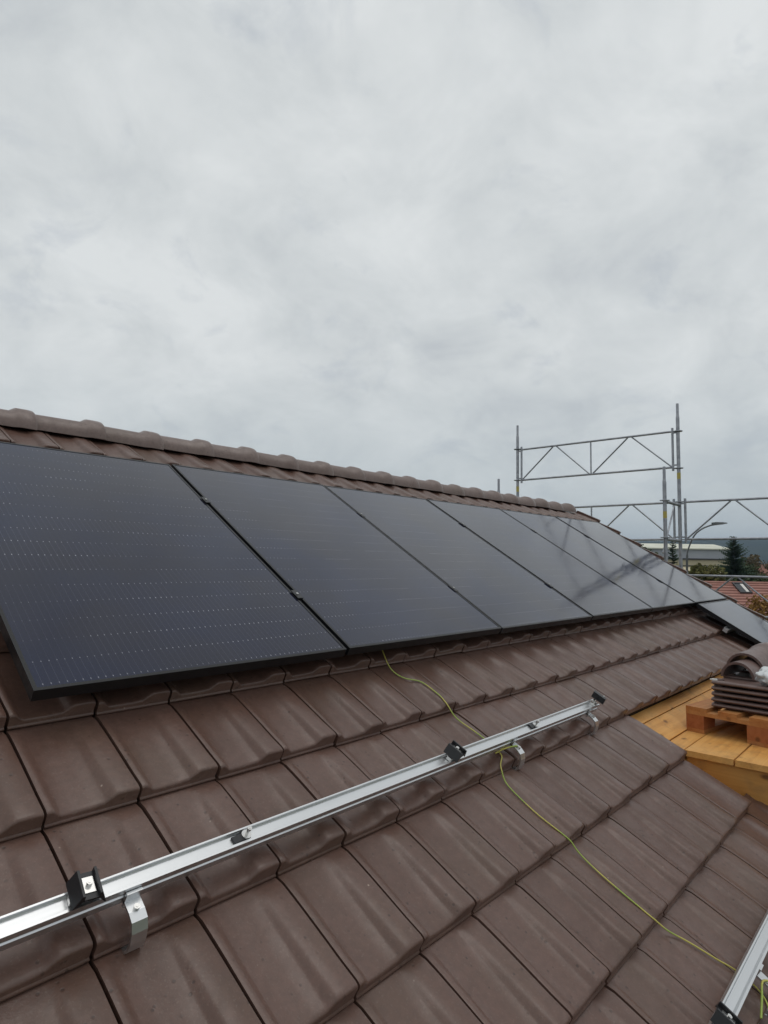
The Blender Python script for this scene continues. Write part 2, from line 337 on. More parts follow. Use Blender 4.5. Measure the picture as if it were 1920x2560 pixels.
def lay_tiles():
    kmax = 33                                      # 33 * 0.23 = 7.59 is the last cover joint before the verge
    for row in range(6, -7, -1):                   # row 0 is the one whose lip shows just under the panels
        v = row * (L_T if row <= 0 else 0.3165)
        for k in range(-6, kmax):
            x = k * W_T
            if row in (-3, -4) and k > 11 or row <= -5 and k > 13: continue
            if 2 <= row <= 5 and 1 < k < 29: continue
            if row in (-1, -2) and k > kmax: continue
            cx, cy = x, v
            if row <= -1 and x < -0.75 - 0.1 * row * 0: continue
            if row <= -6 and k < 2: continue
            if row >= 1 and k < -3: continue
            last = (k == kmax - 1)
            o = bpy.data.objects.new('verge_tile' if last else 'tile', ME_VERGE if last else ME_TILE)
            j = Matrix.Rotation(random.gauss(0, .0022), 4, 'Z') @ Matrix.Rotation(random.gauss(0, .004), 4, 'Y') @ Matrix.Rotation(random.gauss(0, .0025), 4, 'X')
            w_end = Matrix.Diagonal((1.2, 1, 1, 1)) if row in (-3, -4) and k == 11 else I4      # the end tiles show their side lap
            put(o, roof, ROOF @ T((x + random.gauss(0, .0004), v + random.gauss(0, .0016), random.gauss(0.0, .0007))) @ j @ w_end)
lay_tiles()
def cap_mesh(name, r0, r1, L, collar, m, open_len=0.0, thick=0.014):
    """half-round cap along x with a wider collar at its +x end"""
    mb = MB(); n = 14; prof = [(0, r0), (L - collar - .03, r0 + .004), (L - collar, r1), (L - .03, r1 + .001), (L - .006, r1 - .001), (L, r1 - .005)]
    out = []; inn = []
    for x, r in prof:
        for k in range(n + 1):
            a = math.pi * k / n; sk = 1.0
            out.append((x, r * math.cos(a) * 1.0, r * math.sin(a) * sk)); inn.append((x, (r - thick) * math.cos(a), (r - thick) * math.sin(a) * sk))
    N = n + 1; q = [(i * N + k, i * N + k + 1, (i + 1) * N + k + 1, (i + 1) * N + k) for i in range(len(prof) - 1) for k in range(n)]
    mb.add(out, [tuple(reversed(f)) for f in q], True); mb.add(inn, q, True)
    for i in (0, len(prof) - 1):
        a = out[i * N:(i + 1) * N]; b = inn[i * N:(i + 1) * N]; f = [(k, k + 1, N + k + 1, N + k) for k in range(n)]
        mb.add(a + b, f if i == 0 else [tuple(reversed(z)) for z in f])
    for k in (0, n):
        a = [out[i * N + k] for i in range(len(prof))]; b = [inn[i * N + k] for i in range(len(prof))]; c = len(prof)
        mb.add(a + b, [(i, i + 1, c + i + 1, c + i) for i in range(c - 1)])
    return mb.mesh(name, m)
def lay_ridge():
    me = cap_mesh('ridge_tile', 0.101, 0.124, 0.44, 0.085, M_RIDGE)
    Yr = V_RIDGE * math.cos(PITCH); Zr = V_RIDGE * math.sin(PITCH)
    x = 0.649 - 0.372 * 4
    while x < X_END - .1:
        put(bpy.data.objects.new('ridge_tile', me), roof, T((x - 0.44 + random.gauss(0, .003), Yr + random.gauss(0, .002), Zr - 0.028 + random.gauss(0, .002))) @ Matrix.Rotation(random.gauss(0, .006) + .012, 4, 'Y') @ RZ(random.gauss(0, .006)))
        x += 0.372
lay_ridge()

# ------------------------------------------------------------------ solar panels
PW, PL, PH, PS, PX0 = 1.134, 1.6618, 0.14, 1.1494, 1.1759
def panel_meshes():
    fr = MB(); e = 0.011; h = 0.035
    for a, b in (((0, 0, -h), (PW, e, 0)), ((0, PL - e, -h), (PW, PL, 0)), ((0, e, -h), (e, PL - e, 0)), ((PW - e, e, -h), (PW, PL - e, 0))): fr.box(a, b)
    gl = MB().box((e, e, -0.006), (PW - e, PL - e, -0.0015)); bk = MB().box((e, e, -0.012), (PW - e, PL - e, -0.008))
    return fr.mesh('frame', M_FRAME), gl.mesh('glass', M_GLASS), bk.mesh('backsheet', M_BLACK)
ME_P = panel_meshes()
def panel(x, v, label):
    m = ROOF @ T((x, v, PH + random.gauss(0, .0012))) @ Matrix.Rotation(random.gauss(0, .0008), 4, 'Y')
    t = thing('solar_panel', label, 'solar panel', m, 'black solar panels on the brown roof')
    obj('frame', ME_P[0], t, m); obj('glass', ME_P[1], t, m); obj('backsheet', ME_P[2], t, m)
names = ['nearest and leftmost black solar panel, cut by the left picture edge', 'second black solar panel from the left, above the start of the yellow cable',
         'third black solar panel from the left in the upper row', 'fourth black solar panel from the left in the upper row',
         'fifth black solar panel from the left, mirroring the scaffold', 'last black solar panel of the upper row, beside the roof verge']
for i, nme in enumerate(names): panel(PX0 + (i - 1) * PS + 0.0077, -0.0144, nme)
panel(PX0 + 4 * PS + 0.0077, -0.0144 - PL - 0.022, 'lone black solar panel of the lower row, behind the stacked tiles')

# ------------------------------------------------------------------ mounting rails with clamps and roof hooks
def rail_profile(x0, x1):
    # open C section: 40 x 40 mm with a wide shallow channel on top and a groove in the side facing down the roof
    sec = [(-.020, -.040), (.020, -.040), (.020, 0.0), (.016, 0.0), (.0155, -.004), (.012, -.0085), (-.009, -.0085), (-.0135, -.003), (-.014, -.0005), (-.020, -.0005), (-.020, -.014), (-.0165, -.016), (-.0165, -.0215), (-.020, -.0235)]
    return MB().prism(sec, x0, x1)
def bolt(mb, c, r=0.0065, h=0.008):
    c = Vector(c); mb.tube([c, c + Vector((0, 0, h))], r, 12); mb.tube([c + Vector((0, 0, h)), c + Vector((0, 0, h + .0008))], r * .5, 6)
def rail(label, x0, x1, v, clamps=(), nuts=(), hooks=(), endclamps=(), ntop=0.11):
    m = ROOF @ T(((x0 + x1) / 2, v, ntop)); t = thing('mounting_rail', label, 'mounting rail', m)
    part('rail_profile', rail_profile(x0 - (x0 + x1) / 2, x1 - (x0 + x1) / 2), M_ALU, t, m)
    for x, rot in clamps:                          # black mid clamp: U-shaped body on a T-bolt, wings spreading out at its top
        mm = ROOF @ T((x, v, ntop)) @ RZ(rot) @ Matrix.Scale(.88, 4)
        sec = [(-.036, .010), (-.021, .045), (-.0155, .045), (-.0145, .032), (.0145, .032), (.0155, .045), (.021, .045), (.036, .010), (.032, .010), (.018, .027), (-.018, .027), (-.032, .010)]
        pm = MB().prism(sec[::-1], -.033, .033); pm.v = [(b, a, c) for a, b, c in pm.v]; pm.f = [tuple(reversed(f)) for f in pm.f]
        c = part('clamp', pm, M_BLACK, t, mm)
        b = MB().box((-.0115, -.019, .0322), (.0115, .019, .0345)); bolt(b, (0, 0, .0345), .0065, .009); b.tube([(0, 0, -.006), (0, 0, .026)], .004, 8)
        part('bolt', b, M_STEEL, c, mm)
        f = MB().bbox((-.034, -.011, -.0078), (-.004, .011, .006), .002); part('channel_nut', f, M_STEEL, c, mm)
    for x, rot in nuts:
        mm = ROOF @ T((x, v, ntop)) @ RZ(rot); b = MB().bbox((-.034, -.0105, -.0080), (.012, .0105, -.002), .002)
        c = part('channel_nut', b, M_BLACK, t, mm)
        b = MB().tube([(0.004, 0, -.002), (0.004, 0, .0005)], .0125, 14); b.tube([(0.004, 0, 0), (0.004, -.001, .020)], .004, 8); bolt(b, (0.004, -.001, .016), .006, .006)
        part('bolt', b, M_STEEL, c, mm)
    for x, side in hooks:                          # flat steel hook: comes from under the tile, bends up round its lip to the rail
        mm = ROOF @ T((x, 0, 0)); w = 0.0170; th = 0.006
        lip = -2 * L_T if v > -1 else -5 * L_T
        path = [(lip + .05, -.004), (lip - .004, -.004), (lip - .015, .001), (lip - .0205, .012), (lip - .0205, .032), (lip - .014, .054), (lip - .002, .070), (lip + .016, .0745), (v - .0215, .0755)]
        mb = MB(); vs = []; n = len(path)
        for i, (y, z) in enumerate(path):
            a = Vector(path[max(i - 1, 0)]); b = Vector(path[min(i + 1, n - 1)]); d = (b - a).normalized(); nn = Vector((-d.y, d.x)) * th / 2
            vs += [(-w, y + nn.x, z + nn.y), (w, y + nn.x, z + nn.y), (w, y - nn.x, z - nn.y), (-w, y - nn.x, z - nn.y)]
        mb.add(vs, [(i * 4 + k, i * 4 + (k + 1) % 4, i * 4 + 4 + (k + 1) % 4, i * 4 + 4 + k) for i in range(n - 1) for k in range(4)] + [(3, 2, 1, 0), (n * 4 - 4, n * 4 - 3, n * 4 - 2, n * 4 - 1)])
        mb.box((-w, v - .0275, .062), (w, v - .0212, .100)) if side else mb.box((-w, v + .0212, .05), (w, v + .0275, .095))
        h = part('roof_hook', mb, M_ALU, t, mm)
        b = MB(); bolt(b, (0, lip + .020, .0775), .0065, .008); part('bolt', b, M_STEEL, h, mm)
    for x in endclamps:
        mm = ROOF @ T((x, v, ntop)) @ RZ(R(8))
        b = MB().box((-.006, -.033, .012), (.004, .030, .046)); b.box((-.018, -.033, .042), (-.006, .030, .046)); c = part('clamp', b, M_BLACK, t, mm)
        b = MB().tube([(-.03, 0, -.004), (-.03, 0, .022)], .004, 8); b.tube([(-.04, 0.008, .012), (.045, .008, .020)], .0035, 8); b.tube([(0, -.014, .030), (.036, -.014, .034)], .0035, 8); b.bbox((-.046, -.011, -.0078), (-.012, .011, .004), .002)
        part('bolt', b, M_STEEL, c, mm)
rail('long bare aluminium rail crossing the tiles below the panels', -1.6, 2.412, -0.583, clamps=[(-0.018, R(-6)), (1.222, R(10))], nuts=[(0.362, R(4)), (1.803, R(-5))], hooks=[(0.078, 1), (1.625, 1), (2.318, 1)], endclamps=[2.405])
rail('bare aluminium rail in the bottom right corner of the picture', 0.2, 3.4, -1.541, clamps=[(1.248, R(4))], hooks=[(1.625, 1)])
for v, wh in ((1.22, 'upper'), (0.36, 'lower')):
    rail('hidden aluminium rail under the %s part of the panel row' % wh, 0.045, 6.90, v, ntop=PH - .0365)
for v, wh in ((-.36, 'upper'), (-1.28, 'lower')):
    rail('short aluminium rail under the lone lower panel, %s one' % wh, 5.695, 6.90, v, ntop=PH - .0365)
def seam_clamps():
    k = 0; order = ['first', 'second', 'third', 'fourth', 'fifth']
    for i in range(5):
        x = PX0 + i * PS
        for v, wh in ((1.22, 'upper'), (0.36, 'lower')):
            m = ROOF @ T((x, v, PH)); t = thing('panel_clamp', '%s metal clamp in the %s seam between panels, counted from the left' % (wh, order[i]), 'panel clamp', m, 'clamps in the panel seams')
            part('clamp_plate', MB().bbox((-.0145, -.03, .0008), (.0145, .03, .0038), .001), M_BLACK, t, m)
            b = MB(); bolt(b, (0, 0, .0038), .0055, .004); part('bolt', b, M_STEEL, t, m)
seam_clamps()

# ------------------------------------------------------------------ earthing cable
def smooth(pts, k=6):
    out = []; P = [Vector(p) for p in pts]; P = [2 * P[0] - P[1]] + P + [2 * P[-1] - P[-2]]
    for i in range(1, len(P) - 2):
        a, b, c, d = P[i - 1:i + 3]
        for j in range(k):
            t = j / k; out.append(0.5 * (2 * b + (c - a) * t + (2 * a - 5 * b + 4 * c - d) * t * t + (3 * b - a - 3 * c + d) * t ** 3))
    return out + [P[-2]]
def hsurf(x, v):
    row = math.floor(v / L_T + 1e-6); t = v / L_T - row; s = (x / W_T) % 1.0
    return 0.0215 * (1 - t) + 0.0255 * crown(s) * (1 - t) ** .4
def cable():
    A = [(1.500, 0.22, .10), (1.489, 0.065, .05), (1.481, -.025, 0), (1.501, -.097, 0), (1.545, -.161, 0), (1.551, -.258, 0), (1.542, -.322, 0), (1.553, -.411, 0), (1.562, -.484, 0), (1.562, -.545, 0), (1.556, -.585, 0), (1.548, -.615, .010), (1.520, -.640, .010), (1.500, -.675, .010),
         (1.486, -.733, 0), (1.481, -.849, 0), (1.495, -.95, 0), (1.503, -1.015, 0), (1.502, -1.127, 0), (1.511, -1.244, 0), (1.519, -1.307, 0), (1.556, -1.389, 0), (1.585, -1.471, 0), (1.612, -1.54, 0), (1.60, -1.60, .03), (1.52, -1.66, .01), (1.40, -1.72, 0), (1.30, -1.90, 0)]
    C = smooth([Vector(a) for a in A], 10); H = []
    for p in C: H.append(max(max(hsurf(p.x + d, p.y + e) for d in (-.004, 0, .004) for e in (-.012, -.006, 0, .006, .012)), p.z))
    for _ in range(3): H = [max(H[i], .5 * (H[max(i - 2, 0)] + H[min(i + 2, len(H) - 1)])) for i in range(len(H))]
    for _ in range(5): H = [(H[max(i - 1, 0)] + H[i] + H[min(i + 1, len(H) - 1)]) / 3 for i in range(len(H))]
    pts = [ROOF @ Vector((p.x, p.y, h + .0038)) for p, h in zip(C, H)]
    tag(part('earthing_cable', MB().tube(pts, 0.0025, 8), M_CABLE), 'green and yellow earthing cable snaking down the tiles under the rail', 'cable')
    B = [(1.523, -.598, .050), (1.55, -.604, .066), (1.59, -.612, .076), (1.625, -.622, .0815)]
    tag(part('earthing_lead', MB().tube([ROOF @ p for p in smooth([Vector(a) for a in B])], 0.0032, 8), M_CABLE), 'short green and yellow lead bolted to the middle roof hook', 'cable')
    B = [(1.50, -1.62, .05), (1.55, -1.60, .07), (1.60, -1.585, .08), (1.628, -1.60, .084)]
    tag(part('earthing_lead', MB().tube([ROOF @ p for p in smooth([Vector(a) for a in B])], 0.0032, 8), M_CABLE), 'short green and yellow lead beside the corner rail', 'cable')
cable()

# ------------------------------------------------------------------ wooden work platform, pallet, stacked tiles
def platform():
    x0, x1, zt = 2.95, 5.45, -0.50
    t = thing('work_platform', 'level work platform of new pine planks let into the roof', 'platform', T((3.0, -.9, zt - .03)))
    for i, (a, b) in enumerate([(-.684, -.789), (-.794, -1.022), (-1.029, -1.262), (-1.268, -1.50), (-1.506, -1.74)]):
        dz = random.gauss(0, .0012); e = random.gauss(0, .004)
        part('plank', MB().bbox((x0 + e, b, zt - .03 + dz), (x1, a, zt + dz), .002), M_WOOD, t)
    mb = MB(); xa, xb = 2.972, 2.995                # side board closing the triangle between platform and roof
    sec = [(-.80, zt - .033), (-.80, -.60), (-1.9, -1.20), (-1.9, zt - .033)]
    part('side_board', mb.prism(sec[::-1], xa, xb), M_WOODV, t)
    for i in range(3): part('joist', MB().box((3.05 + i * .8, -1.7, zt - .15), (3.11 + i * .8, -.25, zt - .032)), M_WOODV, t)
platform()
def sheathing():
    for a, b in ((-.632, -.699), (-.7035, -.842), (-.96, -1.10), (-1.105, -1.245), (-1.315, -1.39), (-1.395, -1.535), (-1.54, -1.68)):
        part('sheathing_board', MB().bbox((2.783 if a > -1.3 else 3.21, b, -.086), (5.69, a, -.064 + random.gauss(0, .001)), .0015), M_WOOD, roof, ROOF)
sheathing()
PZ = -0.50
def pallet():
    m = T((3.368, -.683, PZ)) @ RZ(R(-9.5)); t = thing('pallet', 'wooden pallet standing on the pine platform under the stacked tiles', 'pallet', m)
    xs = [0.0, 0.5275, 1.055]; ys = [0, -.3275, -.70]
    for x in xs:
        part('stringer_board', MB().box((x, -.80, .100), (x + .145, 0, .122)), M_PALLET, t, m)
        for y, w in zip(ys, (.10, .145, .10)): part('block', MB().box((x + .001, y - w, .0221), (x + .144, y - .001, .0999)), M_BLOCK, t, m)
    for y, w in zip(ys, (.10, .145, .10)): part('bottom_board', MB().box((0.002, y - w, 0), (1.198, y - .002, .022)), M_PALLET, t, m)
    y = 0.0
    for w in (.118, .10, .118, .10, .118): 
        part('top_board', MB().box((-.002, y - w, .1221), (1.2, y - .001, .144)), M_PALLET, t, m); y -= w + .0615
pallet()
def loose_tile_mesh():
    # tile lying flat, its long side (0.42 m) along -y; the side edge towards -x is a rounded rib
    mb = MB(); w = .26; L = .42
    sec = [(.030, .003), (.06, .010), (.10, .004), (w, .004), (w, .018), (.10, .018), (.055, .026), (.03, .0285), (.012, .028), (.003, .0245), (0, .0185), (.003, .0125), (.010, .0105), (.022, .0105)]
    n = len(sec); ys = [0, -.004, -L + .004, -L]; vs = []
    for y in ys: vs += [(x, y, z) for x, z in sec]
    mb.add(vs, [(i * n + k, (i + 1) * n + k, (i + 1) * n + (k + 1) % n, i * n + (k + 1) % n) for i in range(3) for k in range(n)], False)
    mb.add(vs[:n] + vs[-n:], [tuple(range(n)), tuple(range(n, 2 * n))[::-1]])
    for x in (.035, .075): mb.box((x, -.045, .020), (x + .012, -.004, .033))     # interlocking ribs at the head
    return mb.mesh('loose_tile', M_STACK)
def stack():
    me = loose_tile_mesh(); words = ['lowest', 'second lowest', 'middle', 'second highest', 'topmost']; z = PZ + .145
    for i, wd in enumerate(words):
        for col in range(3):
            m = T((3.392 + random.gauss(0, .002) + col * .265, -.812 + random.gauss(0, .002) - i * .001, z)) @ RZ(R(-3 + random.gauss(0, .4)))
            o = obj('loose_tile', me, None, m)
            tag(o, ('%s brown roof tile of the front pile on the pallet' % wd) if col == 0 else ('%s brown roof tile of the %s pile on the pallet' % (wd, ('', 'second', 'third')[col])), 'roof tile', 'brown roof tiles stacked on the pallet')
        z += .0315
    z -= .0315 - .0275
    me = cap_mesh('spare_ridge_tile', 0.094, 0.112, 0.44, 0.10, M_STACK)
    mf = Matrix.Rotation(math.pi, 4, 'Z')
    o = obj('spare_ridge_tile', me, None, T((3.60, -.905, z)) @ RZ(R(-8))); tag(o, 'half-round ridge tile lying open end first on the stacked tiles', 'ridge tile', 'spare ridge tiles')
    o = obj('spare_ridge_tile', cap_mesh('spare_ridge_tile', 0.108, 0.125, 0.46, 0.10, M_STACK), None, T((3.74, -.915, z + .026)) @ RZ(R(-7)) @ Matrix.Rotation(R(-2), 4, 'Y')); tag(o, 'larger half-round ridge tile nested over the front one on the stack', 'ridge tile', 'spare ridge tiles')
    # crumpled film
    mb = MB(); n, k = 44, 26; vs = []
    for i in range(k + 1):
        for j in range(n):
            a, b = math.pi * i / k, 2 * math.pi * j / n; d = Vector((math.sin(a) * math.cos(b), math.sin(a) * math.sin(b), math.cos(a)))
            r = 1 + .32 * noise.noise(d * 1.6 + Vector((2, 1, 4))) + .34 * abs(noise.noise(d * 2.4)) - .12 * abs(noise.noise(d * 5 + Vector((5, 5, 5))))
            p = Vector((d.x * .085 * r, d.y * .075 * r, d.z * .050 * r)); p.z = max(p.z, -.040); vs.append(p)
    mb.add(vs, [(i * n + j, (i + 1) * n + j, (i + 1) * n + (j + 1) % n, i * n + (j + 1) % n) for i in range(k) for j in range(n)], True)
    tag(part('plastic_bag', mb, M_BAG, None, T((3.51, -1.10, z + .0405))), 'crumpled white plastic film lying on the stacked tiles', 'plastic bag')
    s = MB(); s.box((-.010, -.016, 0), (.008, .012, .008)); s.box((-.002, .01, 0), (.010, .02, .006))
    tag(part('mortar_crumb', s, M_SCRAP, None, T((3.43, -.822, z)) @ RZ(.4)), 'small white crumb on the corner of the stacked tiles', 'crumb')
stack()

# ------------------------------------------------------------------ scaffold at the gable
XO, XI = 8.72, 8.00
def post(x, y, top, label, bands=(), flanges=(), foot=GZ):
    m = T((x, y, foot)); t = thing('scaffold_post', label, 'scaffold post', m, 'scaffold posts beyond the roof verge'); h = top - foot
    part('tube', MB().tube([(0, 0, 0), (0, 0, h - .20)], .0242, 12), M_GALV, t, m)
    part('spigot', MB().tube([(0, 0, h - .20), (0, 0, h - .165), (0, 0, h)], [.0235, .019, .0185], 12), M_GALV, t, m)
    for z in bands: part('paint_band', MB().tube([(0, 0, z - foot - .045), (0, 0, z - foot + .045)], .0248, 12), M_YEL, t, m)
    for z in flanges: part('flange', MB().tube([(0, 0, z - foot - .005), (0, 0, z - foot + .005)], .062, 12), M_GALV, t, m)
    part('base_plate', MB().box((-.075, -.075, 0), (.075, .075, .008)), M_GALV, t, m)
post(XO, 3.48, 2.79, 'tall scaffold post left of the upper lattice guard, behind the ridge', [1.70], [2.38, 1.85, 1.36])
post(XO, 0.91, 2.76, 'tallest scaffold post, right end of the upper lattice guard', [1.72], [2.36, 1.83, 1.35, .82, .32])
post(XI, 0.88, 1.76, 'shorter scaffold post standing just left of the tallest one', [1.12], [1.31, .82])
post(XI, 3.41, 1.79, 'scaffold post of which only the tip shows over the ridge', [], [])
post(XO, -1.66, 2.76, 'scaffold post beyond the right picture edge', [1.72], [2.36, 1.35, .82, .32])
def lattice(y0, y1, zt, zb, label, x=XO):
    m = T((x, (y0 + y1) / 2, zb)); t = thing('lattice_guard', label, 'guard rail', m, 'lattice guards of the scaffold'); h = zt - zb; a = (y1 - y0) / 2 - .075; r = .0155
    part('top_rail', MB().tube([(0, -a, h), (0, a, h)], r, 8), M_GALV, t, m); part('bottom_rail', MB().tube([(0, -a, 0), (0, a, 0)], r, 8), M_GALV, t, m)
    for s in (-1, 1): part('end_upright', MB().tube([(0, s * a, -.05), (0, s * a, h + .05)], .017, 8), M_GALV, t, m)
    part('middle_upright', MB().tube([(0, 0, r), (0, 0, h - r)], .0115, 6), M_GALV, t, m)
    for s in (-1, 1):
        part('brace', MB().tube([(0, s * .03, .012), (0, s * (a / 2 - .03), h - .012)], .0115, 6), M_GALV, t, m)
        part('brace', MB().tube([(0, s * (a / 2 + .03), h - .012), (0, s * (a - .02), .012)], .0115, 6), M_GALV, t, m)
    for s in (-1, 1):
        for z in (0.03, h - .02): part('wedge_lug', MB().box((-.012, min(s * a, s * (a + .06)), z - .01), (.012, max(s * a, s * (a + .06)), z + .01)), M_GALV, t, m)
lattice(0.91, 3.48, 2.365, 1.848, 'highest lattice guard of the scaffold, against the sky')
lattice(0.91, 3.48, 1.345, 0.822, 'lattice guard partly hidden by the roof verge, left of the posts')
lattice(-1.66, 0.91, 1.345, 0.822, 'lattice guard right of the posts, across the street lamp')
lattice(-1.66, 0.91, 0.322, -0.19, 'lowest lattice guard, in front of the red neighbouring roof')
def crosstube(y, z, label):
    tag(part('cross_tube', MB().tube([(XI + .03, y - .02, z), (XO - .03, y, z)], .0215, 8), M_GALV), label, 'scaffold tube', 'scaffold cross tubes')
crosstube(.90, 1.30, 'scaffold cross tube joining the two right posts at shoulder height')
crosstube(.90, .80, 'scaffold cross tube joining the two right posts, lower one')
crosstube(3.45, 1.30, 'scaffold cross tube joining the two posts behind the ridge')
tag(part('scaffold_brace', MB().tube([(XI + .05, .93, .62), (XO - .05, .96, 1.32)], .011, 8), M_GALV), 'thin diagonal brace between the two right scaffold posts', 'scaffold tube')
for i, wd in enumerate(('inner', 'outer')):
    x = XI + .05 + i * .325; m = T((x, .90, .43)); t = thing('scaffold_deck', '%s scaffold walkway board with yellowish edge beside the roof' % wd, 'scaffold deck', m)
    part('board', MB().box((0, 0.02, 0.03), (.305, 2.54, .042)), M_DECKY, t, m); fr = MB()
    for a in (0, .28): fr.box((a, 0.01, -.045), (a + .025, 2.55, .0295))
    for y in (0.01, 1.27, 2.53): fr.box((.0252, y, -.04), (.2798, y + .03, .0295))
    part('frame', fr, M_GALV, t, m)
tag(part('toe_board', MB().box((XI + .03, .955, .474), (XI + .30, .985, .525)), M_DECKY), 'yellow toe board at the end of the scaffold walkway', 'toe board')

# ------------------------------------------------------------------ street lamp
def lamp():
    m = T((26.19, 5.85, GZ)); t = thing('street_lamp', 'grey street lamp with a curved arm beyond the scaffold', 'street lamp', m)
    P = [(26.19, 5.85, GZ), (26.19, 5.85, 0.30), (26.18, 5.83, .84), (26.20, 5.77, 1.16), (26.30, 5.59, 1.64), (26.50, 5.34, 1.93), (26.80, 4.99, 2.12)]
    q = [Vector(p) - Vector(P[0]) for p in P]; pole = [q[0], q[1]] + smooth(q[1:], 5)[1:]
    part('pole', MB().tube(pole, [.06] + [.045] * 6 + [.03] * (len(pole) - 7), 10), M_LAMP, t, m)
    d = Vector((.34, -.39, .05)).normalized(); s = d.cross(Vector((0, 0, 1))).normalized(); u = s.cross(d); b = q[-1] - d * .05; mb = MB()
    def P3(a, w, z): return b + d * a + s * w + u * z
    sec = [(0, .07, .075, -.055), (.12, .11, .08, -.04), (.40, .10, .05, -.03), (.58, .05, .02, -.015)]
    vs = []
    for a, w, z1, z0 in sec: vs += [P3(a, -w, z0), P3(a, w, z0), P3(a, w * .8, z1), P3(a, -w * .8, z1)]
    mb.add(vs, [(i * 4 + k, i * 4 + (k + 1) % 4, i * 4 + 4 + (k + 1) % 4, i * 4 + 4 + k) for i in range(3) for k in range(4)] + [(3, 2, 1, 0), (12, 13, 14, 15)])
    part('lamp_head', mb, M_LAMP, t, m)
    part('lens', MB().add([P3(.15, -.08, -.042), P3(.15, .08, -.042), P3(.42, .07, -.034), P3(.42, -.07, -.034), P3(.15, -.08, -.05), P3(.15, .08, -.05), P3(.42, .07, -.042), P3(.42, -.07, -.042)], [(0, 1, 2, 3), (7, 6, 5, 4), (0, 4, 5, 1), (1, 5, 6, 2), (2, 6, 7, 3), (3, 7, 4, 0)]), M_LED, t, m)
lamp()

# ------------------------------------------------------------------ neighbours
def neighbour():
    # ridge runs across the view; the slope facing us carries stepped tile courses
    dx, dy = .668, -.744; ang = math.atan2(dy, dx); o = Vector((48.77, 10.86, 0)); Lx0, Lx1 = -5.0, 11.0
    m = T((o.x, o.y, GZ)) @ RZ(ang)                # local x along ridge, local -y faces our camera side
    t = thing('neighbour_house', 'neighbouring house with red tiled roof and a roof window', 'house', m)
    hr = -.75 - GZ; p = R(32); run = 4.6; n = 16; mb = MB(); vs = []
    st = run / n; 
    for sgn in (-1, 1):
        for i in range(n):
            a, b = i * st, (i + 1) * st; za, zb = hr - a * math.tan(p), hr - b * math.tan(p) + .09
            q = [(Lx0, sgn * a, za), (Lx1, sgn * a, za), (Lx1, sgn * b, zb), (Lx0, sgn * b, zb), (Lx1, sgn * b, zb - .09), (Lx0, sgn * b, zb - .09)]
            f = [(0, 1, 2, 3), (3, 2, 4, 5)]; mb.add(q, f if sgn > 0 else [tuple(reversed(z)) for z in f])
    rf = part('roof', mb, M_RED, t, m)
    part('ridge_cap', MB().tube([(Lx0, 0, hr + .02), (Lx1, 0, hr + .02)], .11, 10), M_RED, rf, m)
    ze = hr - run * math.tan(p)
    part('wall', MB().prism([(-run + .4, 0), (run - .4, 0), (run - .4, ze + .15), (0, hr - .12), (-run + .4, ze + .15)], Lx0 + .3, Lx1 - .3), M_WHITEW, t, m)
    # roof window leaning on the slope
    c = Vector((1.98, -.62, hr - .62 * math.tan(p))); rm = m @ T(c) @ Matrix.Rotation(p, 4, 'X')
    w = MB()
    for a, b in (((-.42, -.62, .04), (.42, -.54, .15)), ((-.42, .54, .04), (.42, .62, .15)), ((-.42, -.54, .04), (-.33, .54, .15)), ((.33, -.54, .04), (.42, .54, .15))): w.box(a, b)
    wo = part('roof_window', w, M_DARK, rf, rm); part('pane', MB().box((-.33, -.54, .07), (.33, .54, .11)), M_WINDOW, wo, rm)
    part('blind', MB().box((.06, -.50, .112), (.27, .48, .118)), M_WHITEW, wo, rm)
neighbour()
def hall():
    # long low hall: pale roof, grey wall band, cream lower storey
    a = Vector((150.2, 54.2, 0)); b = Vector((166.6, 36.4, 0)); d = (b - a).normalized(); L = (b - a).length; m = T((a.x, a.y, GZ)) @ RZ(math.atan2(d.y, d.x)); z = lambda w: w - GZ
    t = thing('industrial_hall', 'grey and cream industrial hall with a pale low roof', 'hall', m); D = 16
    part('lower_wall', MB().box((0, 0, 0), (L, D, z(1.95))), M_HALLW, t, m)
    part('upper_wall', MB().prism([(.25, z(1.96)), (D - .25, z(1.96)), (D - .25, z(4.4)), (D / 2, z(5.7)), (.25, z(4.4))], .3, L - .3), M_HALLG, t, m)
    part('cornice', MB().box((-.3, -.35, z(1.90)), (L + .3, -.02, z(2.2))), M_DARK, t, m)
    rf = MB()
    rf.prism([(-.3, z(4.35)), (D / 2, z(5.65)), (D / 2, z(5.9)), (-.3, z(4.6))], -.4, L + .4); rf.prism([(D + .3, z(4.35)), (D + .3, z(4.6)), (D / 2 + .01, z(5.9)), (D / 2 + .01, z(5.65))], -.4, L + .4)
    part('roof', rf, M_HALLR, t, m)
    for i in range(7):
        x = 1.2 + i * (L - 3) / 6.0; w = part('window', MB().box((x, -.06, z(-2.5)), (x + 1.3, .04, z(-1.1))), M_DARK, t, m); part('pane', MB().box((x + .1, -.07, z(-2.4)), (x + 1.2, -.062, z(-1.2))), M_WINDOW, w, m)
    part('band', MB().box((-.1, -.12, z(.35)), (L + .1, -.005, z(.55))), M_DARK, t, m)
hall()
